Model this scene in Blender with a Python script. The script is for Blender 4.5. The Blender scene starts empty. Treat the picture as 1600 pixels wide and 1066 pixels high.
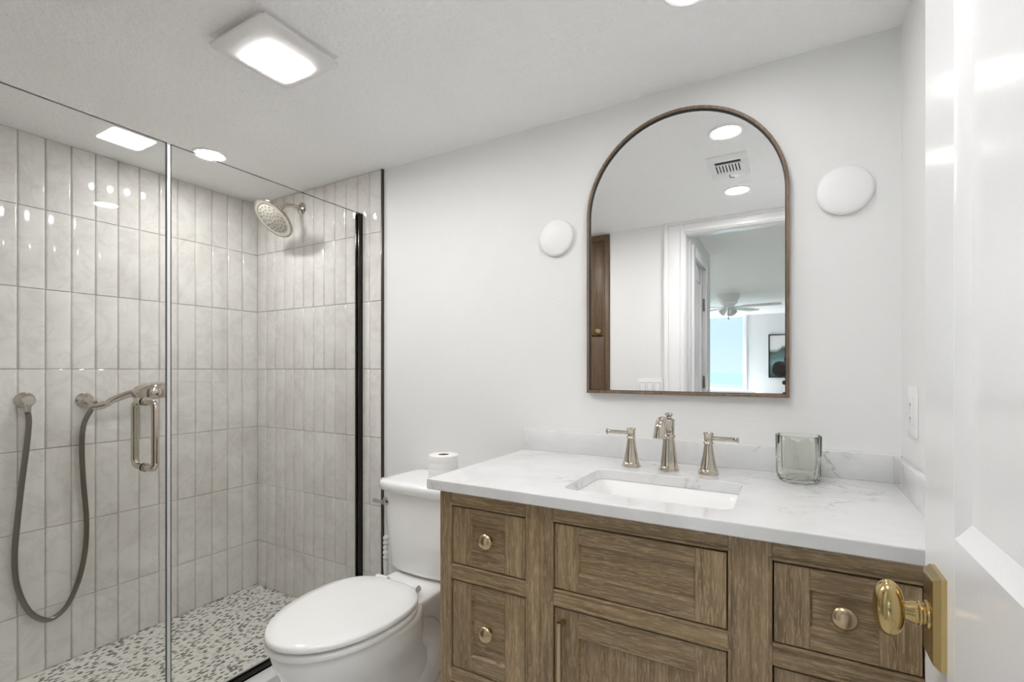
import bpy, bmesh, math, random
from mathutils import Vector, Matrix

random.seed(7)
SC = bpy.context.scene
COL = SC.collection
PI = math.pi

# ------------------------------------------------------------------ camera
H = 1.16                       # eye height above the floor
CEIL = 2.055
F_PX, YAW, HORIZON = 752.7, math.radians(29.67), 577.65
cd = bpy.data.cameras.new('camera')
cam = bpy.data.objects.new('camera', cd)
COL.objects.link(cam)
cd.sensor_fit = 'HORIZONTAL'
cd.sensor_width = 36.0
cd.lens = 36.0 * F_PX / 1600.0
cd.shift_y = (HORIZON - 533.0) / 1600.0
cd.clip_start = 0.01
cd.clip_end = 6000
cam.location = (0, 0, H)
cam.rotation_euler = (PI / 2, 0, YAW)
SC.camera = cam

# ------------------------------------------------------------------ world, light levels, exposure
LAMP_DOWN = 25.0               # radiance of the recessed lamp above the sink
LAMP_FRONT = 84.0             # radiance of the recessed lamp nearer the door
LAMP_SHOWER = 65.0            # radiance of the recessed lamp in the shower
LAMP_FAN = 47.0                # radiance of the fan light
SKY = 1.0
world = bpy.data.worlds.new('world')
SC.world = world
world.use_nodes = True
wn = world.node_tree
wn.nodes.clear()
w_out = wn.nodes.new('ShaderNodeOutputWorld')
w_bg = wn.nodes.new('ShaderNodeBackground')
w_tc = wn.nodes.new('ShaderNodeTexCoord')
w_sep = wn.nodes.new('ShaderNodeSeparateXYZ')
w_ramp = wn.nodes.new('ShaderNodeValToRGB')
w_ramp.color_ramp.elements[0].position = 0.0
w_ramp.color_ramp.elements[0].color = (0.30, 0.38, 0.43, 1)
w_ramp.color_ramp.elements[1].position = 0.13
w_ramp.color_ramp.elements[1].color = (0.24, 0.33, 0.43, 1)
w_hi = w_ramp.color_ramp.elements.new(0.35)      # bright hazy sky higher up
w_hi.color = (9.2, 9.4, 9.8, 1)
wn.links.new(w_tc.outputs['Generated'], w_sep.inputs[0])
wn.links.new(w_sep.outputs['Z'], w_ramp.inputs[0])
wn.links.new(w_ramp.outputs[0], w_bg.inputs[0])
w_bg.inputs[1].default_value = SKY
wn.links.new(w_bg.outputs[0], w_out.inputs[0])

def area_light(name, loc, rot, sx, sy, power, color=(1, 1, 1), portal=False):
    ld = bpy.data.lights.new(name, 'AREA')
    ld.shape = 'RECTANGLE'; ld.size = sx; ld.size_y = sy
    ld.energy = power; ld.color = color
    ld.cycles.is_portal = portal
    o = bpy.data.objects.new(name, ld)
    o.location = loc; o.rotation_euler = rot
    COL.objects.link(o)
    return o
# daylight through the bedroom window
area_light('window_daylight', (-1.98, -5.64, 1.03), (PI / 2, 0, 0), 2.7, 1.96, 1.0, portal=True)

SC.view_settings.view_transform = 'Standard'
SC.view_settings.look = 'None'
SC.view_settings.gamma = 1.0
SC.view_settings.use_curve_mapping = False
SC.view_settings.exposure = 1.52
cy = SC.cycles
cy.max_bounces = 24; cy.diffuse_bounces = 16; cy.glossy_bounces = 7
cy.transmission_bounces = 10; cy.transparent_max_bounces = 24
cy.sample_clamp_indirect = 6.0
cy.blur_glossy = 0.6
cy.use_denoising = True

# ------------------------------------------------------------------ materials
def rgb(r, g, b):
    def l(c):
        c /= 255.0
        return c / 12.92 if c <= 0.04045 else ((c + 0.055) / 1.055) ** 2.4
    return (l(r), l(g), l(b), 1.0)

def new_mat(name, color=(0.8, 0.8, 0.8, 1), rough=0.5, metal=0.0, **kw):
    m = bpy.data.materials.new(name)
    m.use_nodes = True
    b = m.node_tree.nodes['Principled BSDF']
    b.inputs['Base Color'].default_value = color
    b.inputs['Roughness'].default_value = rough
    b.inputs['Metallic'].default_value = metal
    for k, v in kw.items():
        b.inputs[k.replace('_', ' ')].default_value = v
    return m

class NT:
    """small helper for node trees"""
    def __init__(self, m):
        self.t = m.node_tree; self.b = self.t.nodes['Principled BSDF']
    def n(self, kind, **kw):
        x = self.t.nodes.new(kind)
        for k, v in kw.items(): setattr(x, k, v)
        return x
    def l(self, a, b): self.t.links.new(a, b)
    def obj(self, scale=(1, 1, 1), loc=None):
        tc = self.n('ShaderNodeTexCoord'); mp = self.n('ShaderNodeMapping')
        mp.inputs['Scale'].default_value = scale
        if loc: mp.inputs['Location'].default_value = loc
        self.l(tc.outputs['Object'], mp.inputs['Vector'])
        return mp.outputs[0]
    def noise(self, vec, scale, detail=3, rough=0.5, dist=0.0):
        x = self.n('ShaderNodeTexNoise')
        x.inputs['Scale'].default_value = scale; x.inputs['Detail'].default_value = detail
        x.inputs['Roughness'].default_value = rough; x.inputs['Distortion'].default_value = dist
        self.l(vec, x.inputs['Vector'])
        return x.outputs['Fac']
    def ramp(self, fac, stops, interp='LINEAR'):
        x = self.n('ShaderNodeValToRGB'); cr = x.color_ramp; cr.interpolation = interp
        while len(cr.elements) < len(stops): cr.elements.new(0.5)
        for e, (p, c) in zip(cr.elements, stops):
            e.position = p; e.color = c if len(c) == 4 else (*c, 1)
        self.l(fac, x.inputs[0])
        return x.outputs[0]
    def mix(self, fac, a, b, mode='MIX'):
        x = self.n('ShaderNodeMix', data_type='RGBA', blend_type=mode)
        for s, v in ((x.inputs[0], fac), (x.inputs[6], a), (x.inputs[7], b)):
            if hasattr(v, 'is_linked') or hasattr(v, 'links'): self.l(v, s)
            else: s.default_value = v
        return x.outputs[2]
    def bump(self, h, strength=0.3, dist=0.002):
        x = self.n('ShaderNodeBump'); x.inputs['Strength'].default_value = strength
        x.inputs['Distance'].default_value = dist
        self.l(h, x.inputs['Height']); self.l(x.outputs[0], self.b.inputs['Normal'])

def G(v): return (v, v, v, 1)

M = {}
def paint(name, col, rough, scale, strength, dist):
    m = new_mat(name, col, rough); t = NT(m)
    t.bump(t.noise(t.obj(), scale, 4, 0.55), strength, dist)
    return m
M['wall'] = paint('wall_paint', (0.81, 0.809, 0.805, 1), 0.55, 170, 0.3, 0.002)
M['hall'] = paint('hall_paint', (0.74, 0.75, 0.75, 1), 0.6, 150, 0.15, 0.002)
# knockdown ceiling texture
m = new_mat('ceiling_paint', (0.94, 0.942, 0.945, 1), 0.75); t = NT(m)
a = t.noise(t.obj(), 60, 5, 0.6, 0.4)
t.bump(t.ramp(a, [(0.42, G(0)), (0.62, G(1))]), 0.5, 0.003)
M['ceiling'] = m
M['trim'] = new_mat('white_trim', (0.86, 0.86, 0.86, 1), 0.22, Coat_Weight=0.25, Coat_Roughness=0.12)
# semi-gloss door with a little orange peel
m = new_mat('door_paint', (0.84, 0.84, 0.845, 1), 0.16); t = NT(m)
t.bump(t.noise(t.obj(), 260, 3), 0.12, 0.001)
M['door'] = m
# glazed tile
m = new_mat('tile_glaze', (0.62, 0.6, 0.57, 1), 0.05, Coat_Weight=0.6, Coat_Roughness=0.03); t = NT(m)
geo = t.n('ShaderNodeNewGeometry')
cl = t.noise(t.obj((1, 1, 1)), 7, 5, 0.6, 0.6)
base = t.ramp(cl, [(0.25, rgb(212, 208, 203)), (0.5, rgb(223, 220, 216)), (0.75, rgb(231, 229, 225))])
off = t.n('ShaderNodeVectorMath', operation='SCALE'); off.inputs[0].default_value = (9, 5, 13)
t.l(geo.outputs['Random Per Island'], off.inputs['Scale'])
add = t.n('ShaderNodeVectorMath', operation='ADD'); t.l(t.obj(), add.inputs[0]); t.l(off.outputs[0], add.inputs[1])
vein = t.noise(add.outputs[0], 5, 6, 0.62, 1.6)
vmask = t.ramp(vein, [(0.46, G(0)), (0.5, G(1)), (0.54, G(0))])
col = t.mix(vmask, base, t.mix(0.16, base, rgb(165, 158, 152)))
tint = t.ramp(geo.outputs['Random Per Island'], [(0, G(0.95)), (1, G(1.0))])
t.l(t.mix(1.0, col, tint, 'MULTIPLY'), t.b.inputs['Base Color'])
M['tile'] = m
M['grout'] = new_mat('grout', rgb(172, 167, 160), 0.9)
# pebble mosaic: small flat ovals set in pale grout
m = new_mat('pebble_mosaic', (0.7, 0.7, 0.68, 1), 0.4); t = NT(m)
vec = t.obj((82, 47, 1), (0.3, 0.1, 0))
nd = t.n('ShaderNodeTexNoise'); nd.inputs['Scale'].default_value = 0.6; t.l(vec, nd.inputs['Vector'])
def voro(feature, out):
    v = t.n('ShaderNodeTexVoronoi', voronoi_dimensions='2D', feature=feature)
    v.inputs['Scale'].default_value = 1.0; v.inputs['Randomness'].default_value = 0.9
    t.l(vec, v.inputs['Vector']); return v.outputs[out]
dist = voro('F1', 'Distance'); cellcol = voro('F1', 'Color')
sep = t.n('ShaderNodeSeparateColor'); t.l(cellcol, sep.inputs[0])
peb = t.ramp(dist, [(0.38, G(1)), (0.46, G(0))])
pcol = t.ramp(sep.outputs[0], [(0.0, rgb(66, 64, 59)), (0.16, rgb(98, 95, 88)), (0.30, rgb(140, 136, 127)), (0.44, rgb(204, 201, 193)), (0.66, rgb(228, 226, 220))], 'CONSTANT')
t.l(t.mix(peb, rgb(230, 228, 222), pcol), t.b.inputs['Base Color'])
t.bump(peb, 0.4, 0.002)
M['pebble'] = m
# floor tile in the room
m = new_mat('floor_tile', rgb(226, 225, 222), 0.25); t = NT(m)
br = t.n('ShaderNodeTexBrick'); br.offset = 0.5
br.inputs['Color1'].default_value = rgb(238, 238, 238); br.inputs['Color2'].default_value = rgb(234, 234, 234)
br.inputs['Mortar'].default_value = rgb(190, 188, 184); br.inputs['Scale'].default_value = 1.0
br.inputs['Mortar Size'].default_value = 0.003; br.inputs['Brick Width'].default_value = 0.6; br.inputs['Row Height'].default_value = 0.3
t.l(t.obj(), br.inputs['Vector']); t.l(br.outputs['Color'], t.b.inputs['Base Color'])
M['floor'] = m
m = new_mat('hall_floor', rgb(205, 200, 190), 0.35); M['hall_floor'] = m
# quartz with fine grey veins
m = new_mat('white_quartz', (0.86, 0.86, 0.86, 1), 0.07, Coat_Weight=0.3, Coat_Roughness=0.03); t = NT(m)
v1 = t.noise(t.obj((1, 1.6, 1), (3.3, 1.2, 0.4)), 3.2, 8, 0.6, 1.1)
k1 = t.ramp(v1, [(0.49, G(0)), (0.5, G(1)), (0.51, G(0))])
pm = t.ramp(t.noise(t.obj((1, 1, 1), (8, 2, 1)), 4.0, 2), [(0.5, G(0)), (0.68, G(1))])
soft = t.ramp(t.noise(t.obj(), 6, 4, 0.6, 0.8), [(0.35, rgb(217, 217, 218)), (0.6, rgb(226, 226, 226))])
mul = t.n('ShaderNodeMath', operation='MULTIPLY'); t.l(k1, mul.inputs[0]); t.l(pm, mul.inputs[1])
t.l(t.mix(mul.outputs[0], soft, rgb(176, 172, 166)), t.b.inputs['Base Color'])
M['quartz'] = m
M['porcelain'] = new_mat('porcelain', (0.90, 0.90, 0.895, 1), 0.08, Coat_Weight=0.5, Coat_Roughness=0.03)
M['seat'] = new_mat('seat_plastic', (0.86, 0.86, 0.85, 1), 0.14)
M['plastic'] = new_mat('white_plastic', (0.84, 0.84, 0.84, 1), 0.35)
M['fan_white'] = new_mat('fan_white', (0.80, 0.79, 0.79, 1), 0.45)
M['cover_disc'] = new_mat('cover_white', (0.86, 0.86, 0.86, 1), 0.4)
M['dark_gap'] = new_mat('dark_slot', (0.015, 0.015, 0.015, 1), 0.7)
M['nickel'] = new_mat('polished_nickel', (0.57, 0.52, 0.45, 1), 0.05, 1.0)
M['nickel_dark'] = new_mat('hose_metal', (0.20, 0.18, 0.15, 1), 0.28, 1.0)
M['chrome'] = new_mat('chrome', (0.6, 0.6, 0.6, 1), 0.08, 1.0)
M['face'] = new_mat('spray_face', rgb(205, 200, 188), 0.35)
M['channel'] = new_mat('dark_channel', (0.055, 0.05, 0.045, 1), 0.18, 1.0)
M['edge_trim'] = new_mat('bronze_trim', (0.10, 0.088, 0.075, 1), 0.35, 1.0)
M['champagne'] = new_mat('champagne_brass', (0.50, 0.39, 0.25, 1), 0.25, 1.0)
M['brass'] = new_mat('antique_brass', (0.52, 0.39, 0.18, 1), 0.17, 1.0)
M['mirror'] = new_mat('mirror_silver', (0.95, 0.955, 0.955, 1), 0.0, 1.0)
M['paper'] = new_mat('toilet_paper', (0.86, 0.86, 0.85, 1), 0.95)
M['card'] = new_mat('roll_core', rgb(120, 104, 88), 0.9)
M['black'] = new_mat('black_plastic', (0.01, 0.01, 0.011, 1), 0.35)
M['lens_glass'] = new_mat('lens_front', (0.004, 0.004, 0.008, 1), 0.03)
M['hinge'] = new_mat('dark_hinge', (0.22, 0.2, 0.18, 1), 0.35, 0.9)
M['blade'] = new_mat('fan_blade', (0.6, 0.61, 0.6, 1), 0.5)
M['bedding'] = new_mat('bedding', (0.82, 0.84, 0.88, 1), 0.9)
M['seal'] = new_mat('seal_strip', (0.86, 0.86, 0.86, 1), 0.2, Transmission_Weight=0.35)

def emit(name, col, s):
    m = bpy.data.materials.new(name); m.use_nodes = True
    t = m.node_tree; t.nodes.clear()
    e = t.nodes.new('ShaderNodeEmission'); e.inputs[0].default_value = (*col, 1); e.inputs[1].default_value = s
    o = t.nodes.new('ShaderNodeOutputMaterial'); t.links.new(e.outputs[0], o.inputs[0])
    return m
M['lamp'] = emit('lamp_lens', (1.0, 0.992, 0.985), LAMP_DOWN)
M['lamp_shower'] = emit('shower_lamp_lens', (1.0, 0.992, 0.985), LAMP_SHOWER)
M['lamp_front'] = emit('front_lamp_lens', (1.0, 0.992, 0.985), LAMP_FRONT)
M['lamp_fan'] = emit('fan_lens', (1.0, 0.992, 0.985), LAMP_FAN)

def thin_glass(name, tint, f0=0.045):
    m = bpy.data.materials.new(name); m.use_nodes = True
    t = m.node_tree; t.nodes.clear()
    out = t.nodes.new('ShaderNodeOutputMaterial'); mx = t.nodes.new('ShaderNodeMixShader')
    tr = t.nodes.new('ShaderNodeBsdfTransparent'); tr.inputs[0].default_value = (*tint, 1)
    gl = t.nodes.new('ShaderNodeBsdfGlossy'); gl.inputs['Roughness'].default_value = 0.0
    lw = t.nodes.new('ShaderNodeLayerWeight'); lw.inputs[0].default_value = 0.5
    p = t.nodes.new('ShaderNodeMath'); p.operation = 'POWER'; p.inputs[1].default_value = 5
    ma = t.nodes.new('ShaderNodeMath'); ma.operation = 'MULTIPLY_ADD'; ma.inputs[1].default_value = 1 - f0; ma.inputs[2].default_value = f0
    t.links.new(lw.outputs['Facing'], p.inputs[0]); t.links.new(p.outputs[0], ma.inputs[0])
    t.links.new(ma.outputs[0], mx.inputs[0]); t.links.new(tr.outputs[0], mx.inputs[1]); t.links.new(gl.outputs[0], mx.inputs[2])
    t.links.new(mx.outputs[0], out.inputs[0])
    return m
M['glass'] = thin_glass('shower_glass', (0.985, 0.99, 0.985), 0.04)
M['pane'] = thin_glass('window_pane', (0.98, 0.99, 0.99), 0.03)
M['glass_edge'] = new_mat('glass_edge', (0.05, 0.058, 0.053, 1), 0.12)
M['tumbler'] = new_mat('smoked_glass', (0.945, 0.955, 0.915, 1), 0.0, Transmission_Weight=1.0, IOR=1.48)

def wood(name, axis, c_dark, c_mid, c_light):
    """open-grained oak; axis = direction of the grain"""
    m = new_mat(name, c_mid, 0.42); t = NT(m)
    st = {'z': (1, 1, 0.05), 'x': (0.05, 1, 1)}[axis]
    geo = t.n('ShaderNodeNewGeometry')
    off = t.n('ShaderNodeVectorMath', operation='SCALE'); off.inputs[0].default_value = (3.1, 2.3, 4.7)
    t.l(geo.outputs['Random Per Island'], off.inputs['Scale'])
    add = t.n('ShaderNodeVectorMath', operation='ADD'); t.l(t.obj(), add.inputs[0]); t.l(off.outputs[0], add.inputs[1])
    mp = t.n('ShaderNodeMapping'); mp.inputs['Scale'].default_value = st; t.l(add.outputs[0], mp.inputs['Vector'])
    mp3 = t.n('ShaderNodeMapping'); mp3.inputs['Scale'].default_value = {'z': (1, 1, 0.10), 'x': (0.10, 1, 1)}[axis]; t.l(add.outputs[0], mp3.inputs['Vector'])
    g1 = t.noise(mp.outputs[0], 95, 6, 0.6, 0.5)
    g2 = t.noise(mp3.outputs[0], 330, 3, 0.6, 0.2)
    st2 = {'z': (1, 1, 0.25), 'x': (0.25, 1, 1)}[axis]
    mp2 = t.n('ShaderNodeMapping'); mp2.inputs['Scale'].default_value = st2; t.l(add.outputs[0], mp2.inputs['Vector'])
    g3 = t.noise(mp2.outputs[0], 14, 3, 0.5, 0.3)
    base = t.ramp(g1, [(0.28, c_dark), (0.52, c_mid), (0.85, c_light)])
    pores = t.ramp(g2, [(0.52, G(0)), (0.60, G(1))])
    col = t.mix(t.ramp(g3, [(0.35, G(0)), (0.7, G(0.55))]), base, c_dark)
    lit = t.n('ShaderNodeMath', operation='MULTIPLY'); lit.inputs[1].default_value = 0.42; t.l(pores, lit.inputs[0])
    col = t.mix(lit.outputs[0], col, c_light)
    tint = t.ramp(geo.outputs['Random Per Island'], [(0, G(0.86)), (1, G(1.06))])
    t.l(t.mix(1.0, col, tint, 'MULTIPLY'), t.b.inputs['Base Color'])
    t.bump(g2, 0.25, 0.0008)
    return m
CD, CM, CLT = rgb(112, 91, 64), rgb(152, 128, 95), rgb(202, 180, 145)
M['oak_v'] = wood('oak_vertical', 'z', CD, CM, CLT)
M['oak_h'] = wood('oak_horizontal', 'x', CD, CM, CLT)
M['frame_wood'] = wood('mirror_frame_wood', 'z', rgb(88, 70, 54), rgb(128, 105, 84), rgb(160, 136, 112))
M['closet_v'] = wood('closet_wood', 'z', rgb(78, 58, 40), rgb(106, 82, 58), rgb(132, 106, 78))
M['bead'] = new_mat('bead_line', rgb(104, 84, 64), 0.45)

# ------------------------------------------------------------------ mesh builder
class MB:
    def __init__(self):
        self.v = []; self.f = []; self.m = []
    def add(self, vs, fs, mi=0):
        o = len(self.v)
        self.v += [tuple(p) for p in vs]
        self.f += [tuple(i + o for i in f) for f in fs]
        self.m += [mi] * len(fs)
        return self
    def box(self, x0, x1, y0, y1, z0, z1, mi=0, bev=0.0, seg=2):
        bm = bmesh.new()
        bmesh.ops.create_cube(bm, size=1)
        for v in bm.verts:
            v.co = Vector(((x0 + x1) / 2 + v.co.x * (x1 - x0), (y0 + y1) / 2 + v.co.y * (y1 - y0), (z0 + z1) / 2 + v.co.z * (z1 - z0)))
        if bev > 0:
            bmesh.ops.bevel(bm, geom=bm.edges[:], offset=bev, segments=seg, profile=0.5, affect='EDGES')
        bm.verts.index_update()
        self.add([v.co for v in bm.verts], [[v.index for v in f.verts] for f in bm.faces], mi)
        bm.free()
        return self
    def loft(self, rings, cap0=True, cap1=True, mi=0, closed=True):
        n = len(rings[0]); vs = [p for r in rings for p in r]; fs = []
        for k in range(len(rings) - 1):
            for i in range(n if closed else n - 1):
                j = (i + 1) % n
                fs.append((k * n + i, k * n + j, (k + 1) * n + j, (k + 1) * n + i))
        if cap0: fs.append(tuple(range(n - 1, -1, -1)))
        if cap1: fs.append(tuple((len(rings) - 1) * n + i for i in range(n)))
        return self.add(vs, fs, mi)
    def lathe(self, prof, loc, axis=(0, 0, 1), seg=32, mi=0, caps=True):
        """prof: list of (radius, height along axis)"""
        ax = Vector(axis).normalized()
        u = ax.orthogonal().normalized(); w = ax.cross(u)
        loc = Vector(loc); rings = []
        for r, h in prof:
            r = max(r, 1e-5)
            rings.append([loc + ax * h + (u * math.cos(2 * PI * i / seg) + w * math.sin(2 * PI * i / seg)) * r for i in range(seg)])
        return self.loft(rings, caps, caps, mi)
    def tube(self, pts, rad, seg=12, mi=0, closed=False):
        P = [Vector(p) for p in pts]; n = len(P)
        R = rad if isinstance(rad, (list, tuple)) else [rad] * n
        T = []
        for i in range(n):
            if closed: d = P[(i + 1) % n] - P[i - 1]
            else: d = P[min(i + 1, n - 1)] - P[max(i - 1, 0)]
            T.append(d.normalized())
        u = T[0].orthogonal().normalized(); rings = []
        for i in range(n):
            u = (u - T[i] * u.dot(T[i])).normalized(); w = T[i].cross(u)
            rings.append([P[i] + (u * math.cos(2 * PI * k / seg) + w * math.sin(2 * PI * k / seg)) * R[i] for k in range(seg)])
        if closed: return self.loft(rings + [rings[0]], False, False, mi)
        return self.loft(rings, True, True, mi)
    def build(self, name, mats, parent=None, angle=38, origin=None, smooth=True):
        me = bpy.data.meshes.new(name)
        if origin is None:
            origin = Vector((0, 0, 0))
            if parent is None:
                xs = [p[0] for p in self.v]; ys = [p[1] for p in self.v]; zs = [p[2] for p in self.v]
                origin = Vector(((min(xs) + max(xs)) / 2, (min(ys) + max(ys)) / 2, min(zs)))
        origin = Vector(origin)
        root = parent
        base = Vector((0, 0, 0))
        while root is not None:
            base += root.location; root = root.parent
        shift = base if parent is not None else origin
        me.from_pydata([tuple(Vector(p) - shift) for p in self.v], [], self.f)
        if not isinstance(mats, (list, tuple)): mats = [mats]
        for m in mats: me.materials.append(M[m] if isinstance(m, str) else m)
        me.polygons.foreach_set('material_index', self.m)
        bm = bmesh.new(); bm.from_mesh(me)
        bmesh.ops.recalc_face_normals(bm, faces=bm.faces)
        bm.to_mesh(me); bm.free()
        if smooth:
            me.polygons.foreach_set('use_smooth', [True] * len(me.polygons))
            me.set_sharp_from_angle(angle=math.radians(angle))
        me.update()
        o = bpy.data.objects.new(name, me)
        COL.objects.link(o)
        if parent is not None: o.parent = parent
        else: o.location = origin
        return o

def spline(pts, n=8, closed=False):
    P = [Vector(p) for p in pts]; out = []; L = len(P)
    rng = range(L if closed else L - 1)
    for i in rng:
        if closed: a, b, c, d = P[i - 1], P[i], P[(i + 1) % L], P[(i + 2) % L]
        else: a, b, c, d = P[max(i - 1, 0)], P[i], P[i + 1], P[min(i + 2, L - 1)]
        for k in range(n):
            s = k / n
            out.append(0.5 * ((2 * b) + (c - a) * s + (2 * a - 5 * b + 4 * c - d) * s * s + (3 * b - a - 3 * c + d) * s ** 3))
    if not closed: out.append(P[-1])
    return out

def rrect(x0, x1, y0, y1, r, n=6):
    out = []
    for cx, cy_, a0 in ((x1 - r, y1 - r, 0), (x0 + r, y1 - r, 90), (x0 + r, y0 + r, 180), (x1 - r, y0 + r, 270)):
        for k in range(n + 1):
            a = math.radians(a0 + 90 * k / n)
            out.append((cx + r * math.cos(a), cy_ + r * math.sin(a)))
    return out

def tag(o, label, cat, group=None, kind=None):
    o['label'] = label; o['category'] = cat
    if group: o['group'] = group
    if kind: o['kind'] = kind
    return o
def thing(name, label, cat, loc, group=None):
    o = bpy.data.objects.new(name, None)
    o.empty_display_size = 0.05; o.location = loc
    COL.objects.link(o)
    return tag(o, label, cat, group)
def struct(o, label=None):
    o['kind'] = 'structure'
    if label: o['label'] = label
    return o
def dup(root, loc, label, group=None):
    r = root.copy(); COL.objects.link(r); r.location = loc; r['label'] = label
    for ch in list(root.children):
        c = ch.copy(); COL.objects.link(c); c.parent = r
        for g in ch.children:
            d = g.copy(); COL.objects.link(d); d.parent = c
    return r

# ================================================================== SETTING
YB = 1.590                     # painted back wall
XL, XR = -2.496, 0.2594        # shower side wall backing, right wall
YF = 0.092                     # bathroom face of the doorway wall
YFB = -0.015                   # hall face of the doorway wall
OPX0, OPX1, OPZ = -0.532, 0.166, 1.985   # clear door opening
CLX0, CLX1 = -1.622, -1.004    # closet opening in that wall

struct(MB().box(-1.62, XR + 0.1, -1.0, YB + 0.1, -0.08, 0.0).build('floor', 'floor'))
struct(MB().box(XL - 0.1, -1.74, -0.1, YB + 0.1, -0.08, 0.0).build('floor_shower', 'pebble'))
struct(MB().box(-4.1, 2.1, -5.8, -1.0, -0.08, 0.0).build('floor_bedroom', 'hall_floor'))
struct(MB().box(-4.1, 2.1, -5.8, YB + 0.1, CEIL, CEIL + 0.1).build('ceiling', 'ceiling'))
struct(MB().box(XL - 0.1, XR + 0.1, YB, YB + 0.1, 0, CEIL).build('wall_back', 'wall'))
wl = struct(MB().box(XL - 0.1, XL, YFB, YB, 0, CEIL).build('wall_left', 'wall'))
struct(MB().box(XR, XR + 0.1, YFB, YB, 0, CEIL).build('wall_right', 'wall'))
wf = MB()
wf.box(XL, CLX0, YFB, YF, 0, CEIL)
wf.box(CLX1, OPX0 - 0.02, YFB, YF, 0, CEIL)
wf.box(OPX1 + 0.02, XR, YFB, YF, 0, CEIL)
wf.box(OPX0 - 0.02, OPX1 + 0.02, YFB, YF, OPZ + 0.02, CEIL)
wf.box(CLX0, CLX1, YFB, YF, 2.046, CEIL)
struct(wf.build('wall_front', 'wall'))

# shower curb of white quartz
struct(MB().box(-1.755, -1.62, YF, YB, 0, 0.042, bev=0.003).build('trim_1', 'quartz'))

# tile cladding -----------------------------------------------------
ROW0, ROWH = 1.162, 0.3075
rows = []
z = ROW0 - 4 * ROWH
while z < CEIL:
    rows.append((max(z, 0.001), min(z + ROWH, CEIL - 0.001))); z += ROWH
rows = [r for r in rows if r[1] - r[0] > 0.02]
def tile_field(mb, cols, to_world):
    """pillowed tiles: rounded long sides, thin horizontal joints"""
    for (u0, u1) in cols:
        u0 += 0.0006; u1 -= 0.0006; w = u1 - u0
        es = [0, 0.0002, 0.0010, 0.0024, 0.0042, 0.0064]; ds = [0.0, 0.0046, 0.0066, 0.0082, 0.0093, 0.0099]
        if w < 0.024: es = [e * w / 0.024 for e in es]
        prof = [(u0 + e, d) for e, d in zip(es, ds)] + [((u0 + u1) / 2, 0.0100)] + [(u1 - e, d) for e, d in zip(reversed(es), reversed(ds))]
        for (z0, z1) in rows:
            z0 += 0.0008; z1 -= 0.0008
            rings = []
            for zz, k in ((z0, -0.0035), (z0 + 0.0005, -0.0006), (z0 + 0.0014, 0), (z1 - 0.0014, 0), (z1 - 0.0005, -0.0006), (z1, -0.0035)):
                rings.append([to_world(u, max(d + k, 0) if d > 0 else 0, zz) for u, d in prof])
            mb.loft(rings, True, True, 0)
cols = []
y = 1.580
while y > YF + 0.02:
    cols.append((max(y - 0.0777, YF + 0.002), 1.5885 if y == 1.580 else y)); y -= 0.0777
mb = MB(); tile_field(mb, cols, lambda u, d, zz: (XL + d, u, zz))
mb.box(XL, XL + 0.0040, YF, 1.585, 0, CEIL, 1)
mb.build('tile_cladding', ['tile', 'grout'], wl, angle=30)
wb = bpy.data.objects['wall_back']
cols = [(-2.486 + 0.0762 * k, -2.486 + 0.0762 * (k + 1)) for k in range(12)]
mb = MB(); tile_field(mb, cols, lambda u, d, zz: (u, YB - d, zz))
mb.box(-2.490, -1.572, YB - 0.0040, YB, 0, CEIL, 1)
mb.build('tile_cladding', ['tile', 'grout'], wb, angle=30)
cols = [(-2.486 + 0.0762 * k, -2.486 + 0.0762 * (k + 1)) for k in range(10)]
mb = MB(); tile_field(mb, cols, lambda u, d, zz: (u, YF + d, zz))
mb.box(-2.490, -1.724, YF, YF + 0.0040, 0, CEIL, 1)
mb.build('tile_cladding', ['tile', 'grout'], bpy.data.objects['wall_front'], angle=30)
struct(MB().box(-1.5715, -1.5635, YB - 0.0125, YB, 0.0, CEIL, bev=0.0012).build('trim_2', 'edge_trim'))

# baseboard behind the toilet, on the doorway wall
struct(MB().box(-1.563, -0.815, YB - 0.014, YB, 0, 0.10, bev=0.003).build('baseboard_back', 'trim'))
struct(MB().box(CLX1, -0.66, YF, YF + 0.014, 0, 0.10, bev=0.003).build('baseboard_front', 'trim'))

# door casing and jambs on the doorway wall
mb = MB()
mb.box(OPX0 - 0.02, OPX0, YFB - 0.006, YF + 0.006, 0, OPZ + 0.02, bev=0.002)
mb.box(OPX1, OPX1 + 0.02, YFB - 0.006, YF + 0.006, 0, OPZ + 0.02, bev=0.002)
mb.box(OPX0, OPX1, YFB - 0.006, YF + 0.006, OPZ, OPZ + 0.02, bev=0.002)
for x0, x1, t in ((-0.655, -0.630, 0.022), (-0.630, -0.560, 0.013), (-0.560, -0.538, 0.018)):
    mb.box(x0, x1, YF, YF + t, 0, CEIL if t > 0.02 else OPZ + 0.053, bev=0.002)
mb.box(-0.630, XR, YF, YF + 0.020, OPZ + 0.053, CEIL, bev=0.002)
mb.box(-0.538, XR, YF, YF + 0.0125, OPZ + 0.026, OPZ + 0.053, bev=0.002)
mb.box(-0.538, OPX1 + 0.01, YF, YF + 0.018, OPZ + 0.006, OPZ + 0.026, bev=0.002)
struct(mb.build('trim_3', 'trim'))

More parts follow.
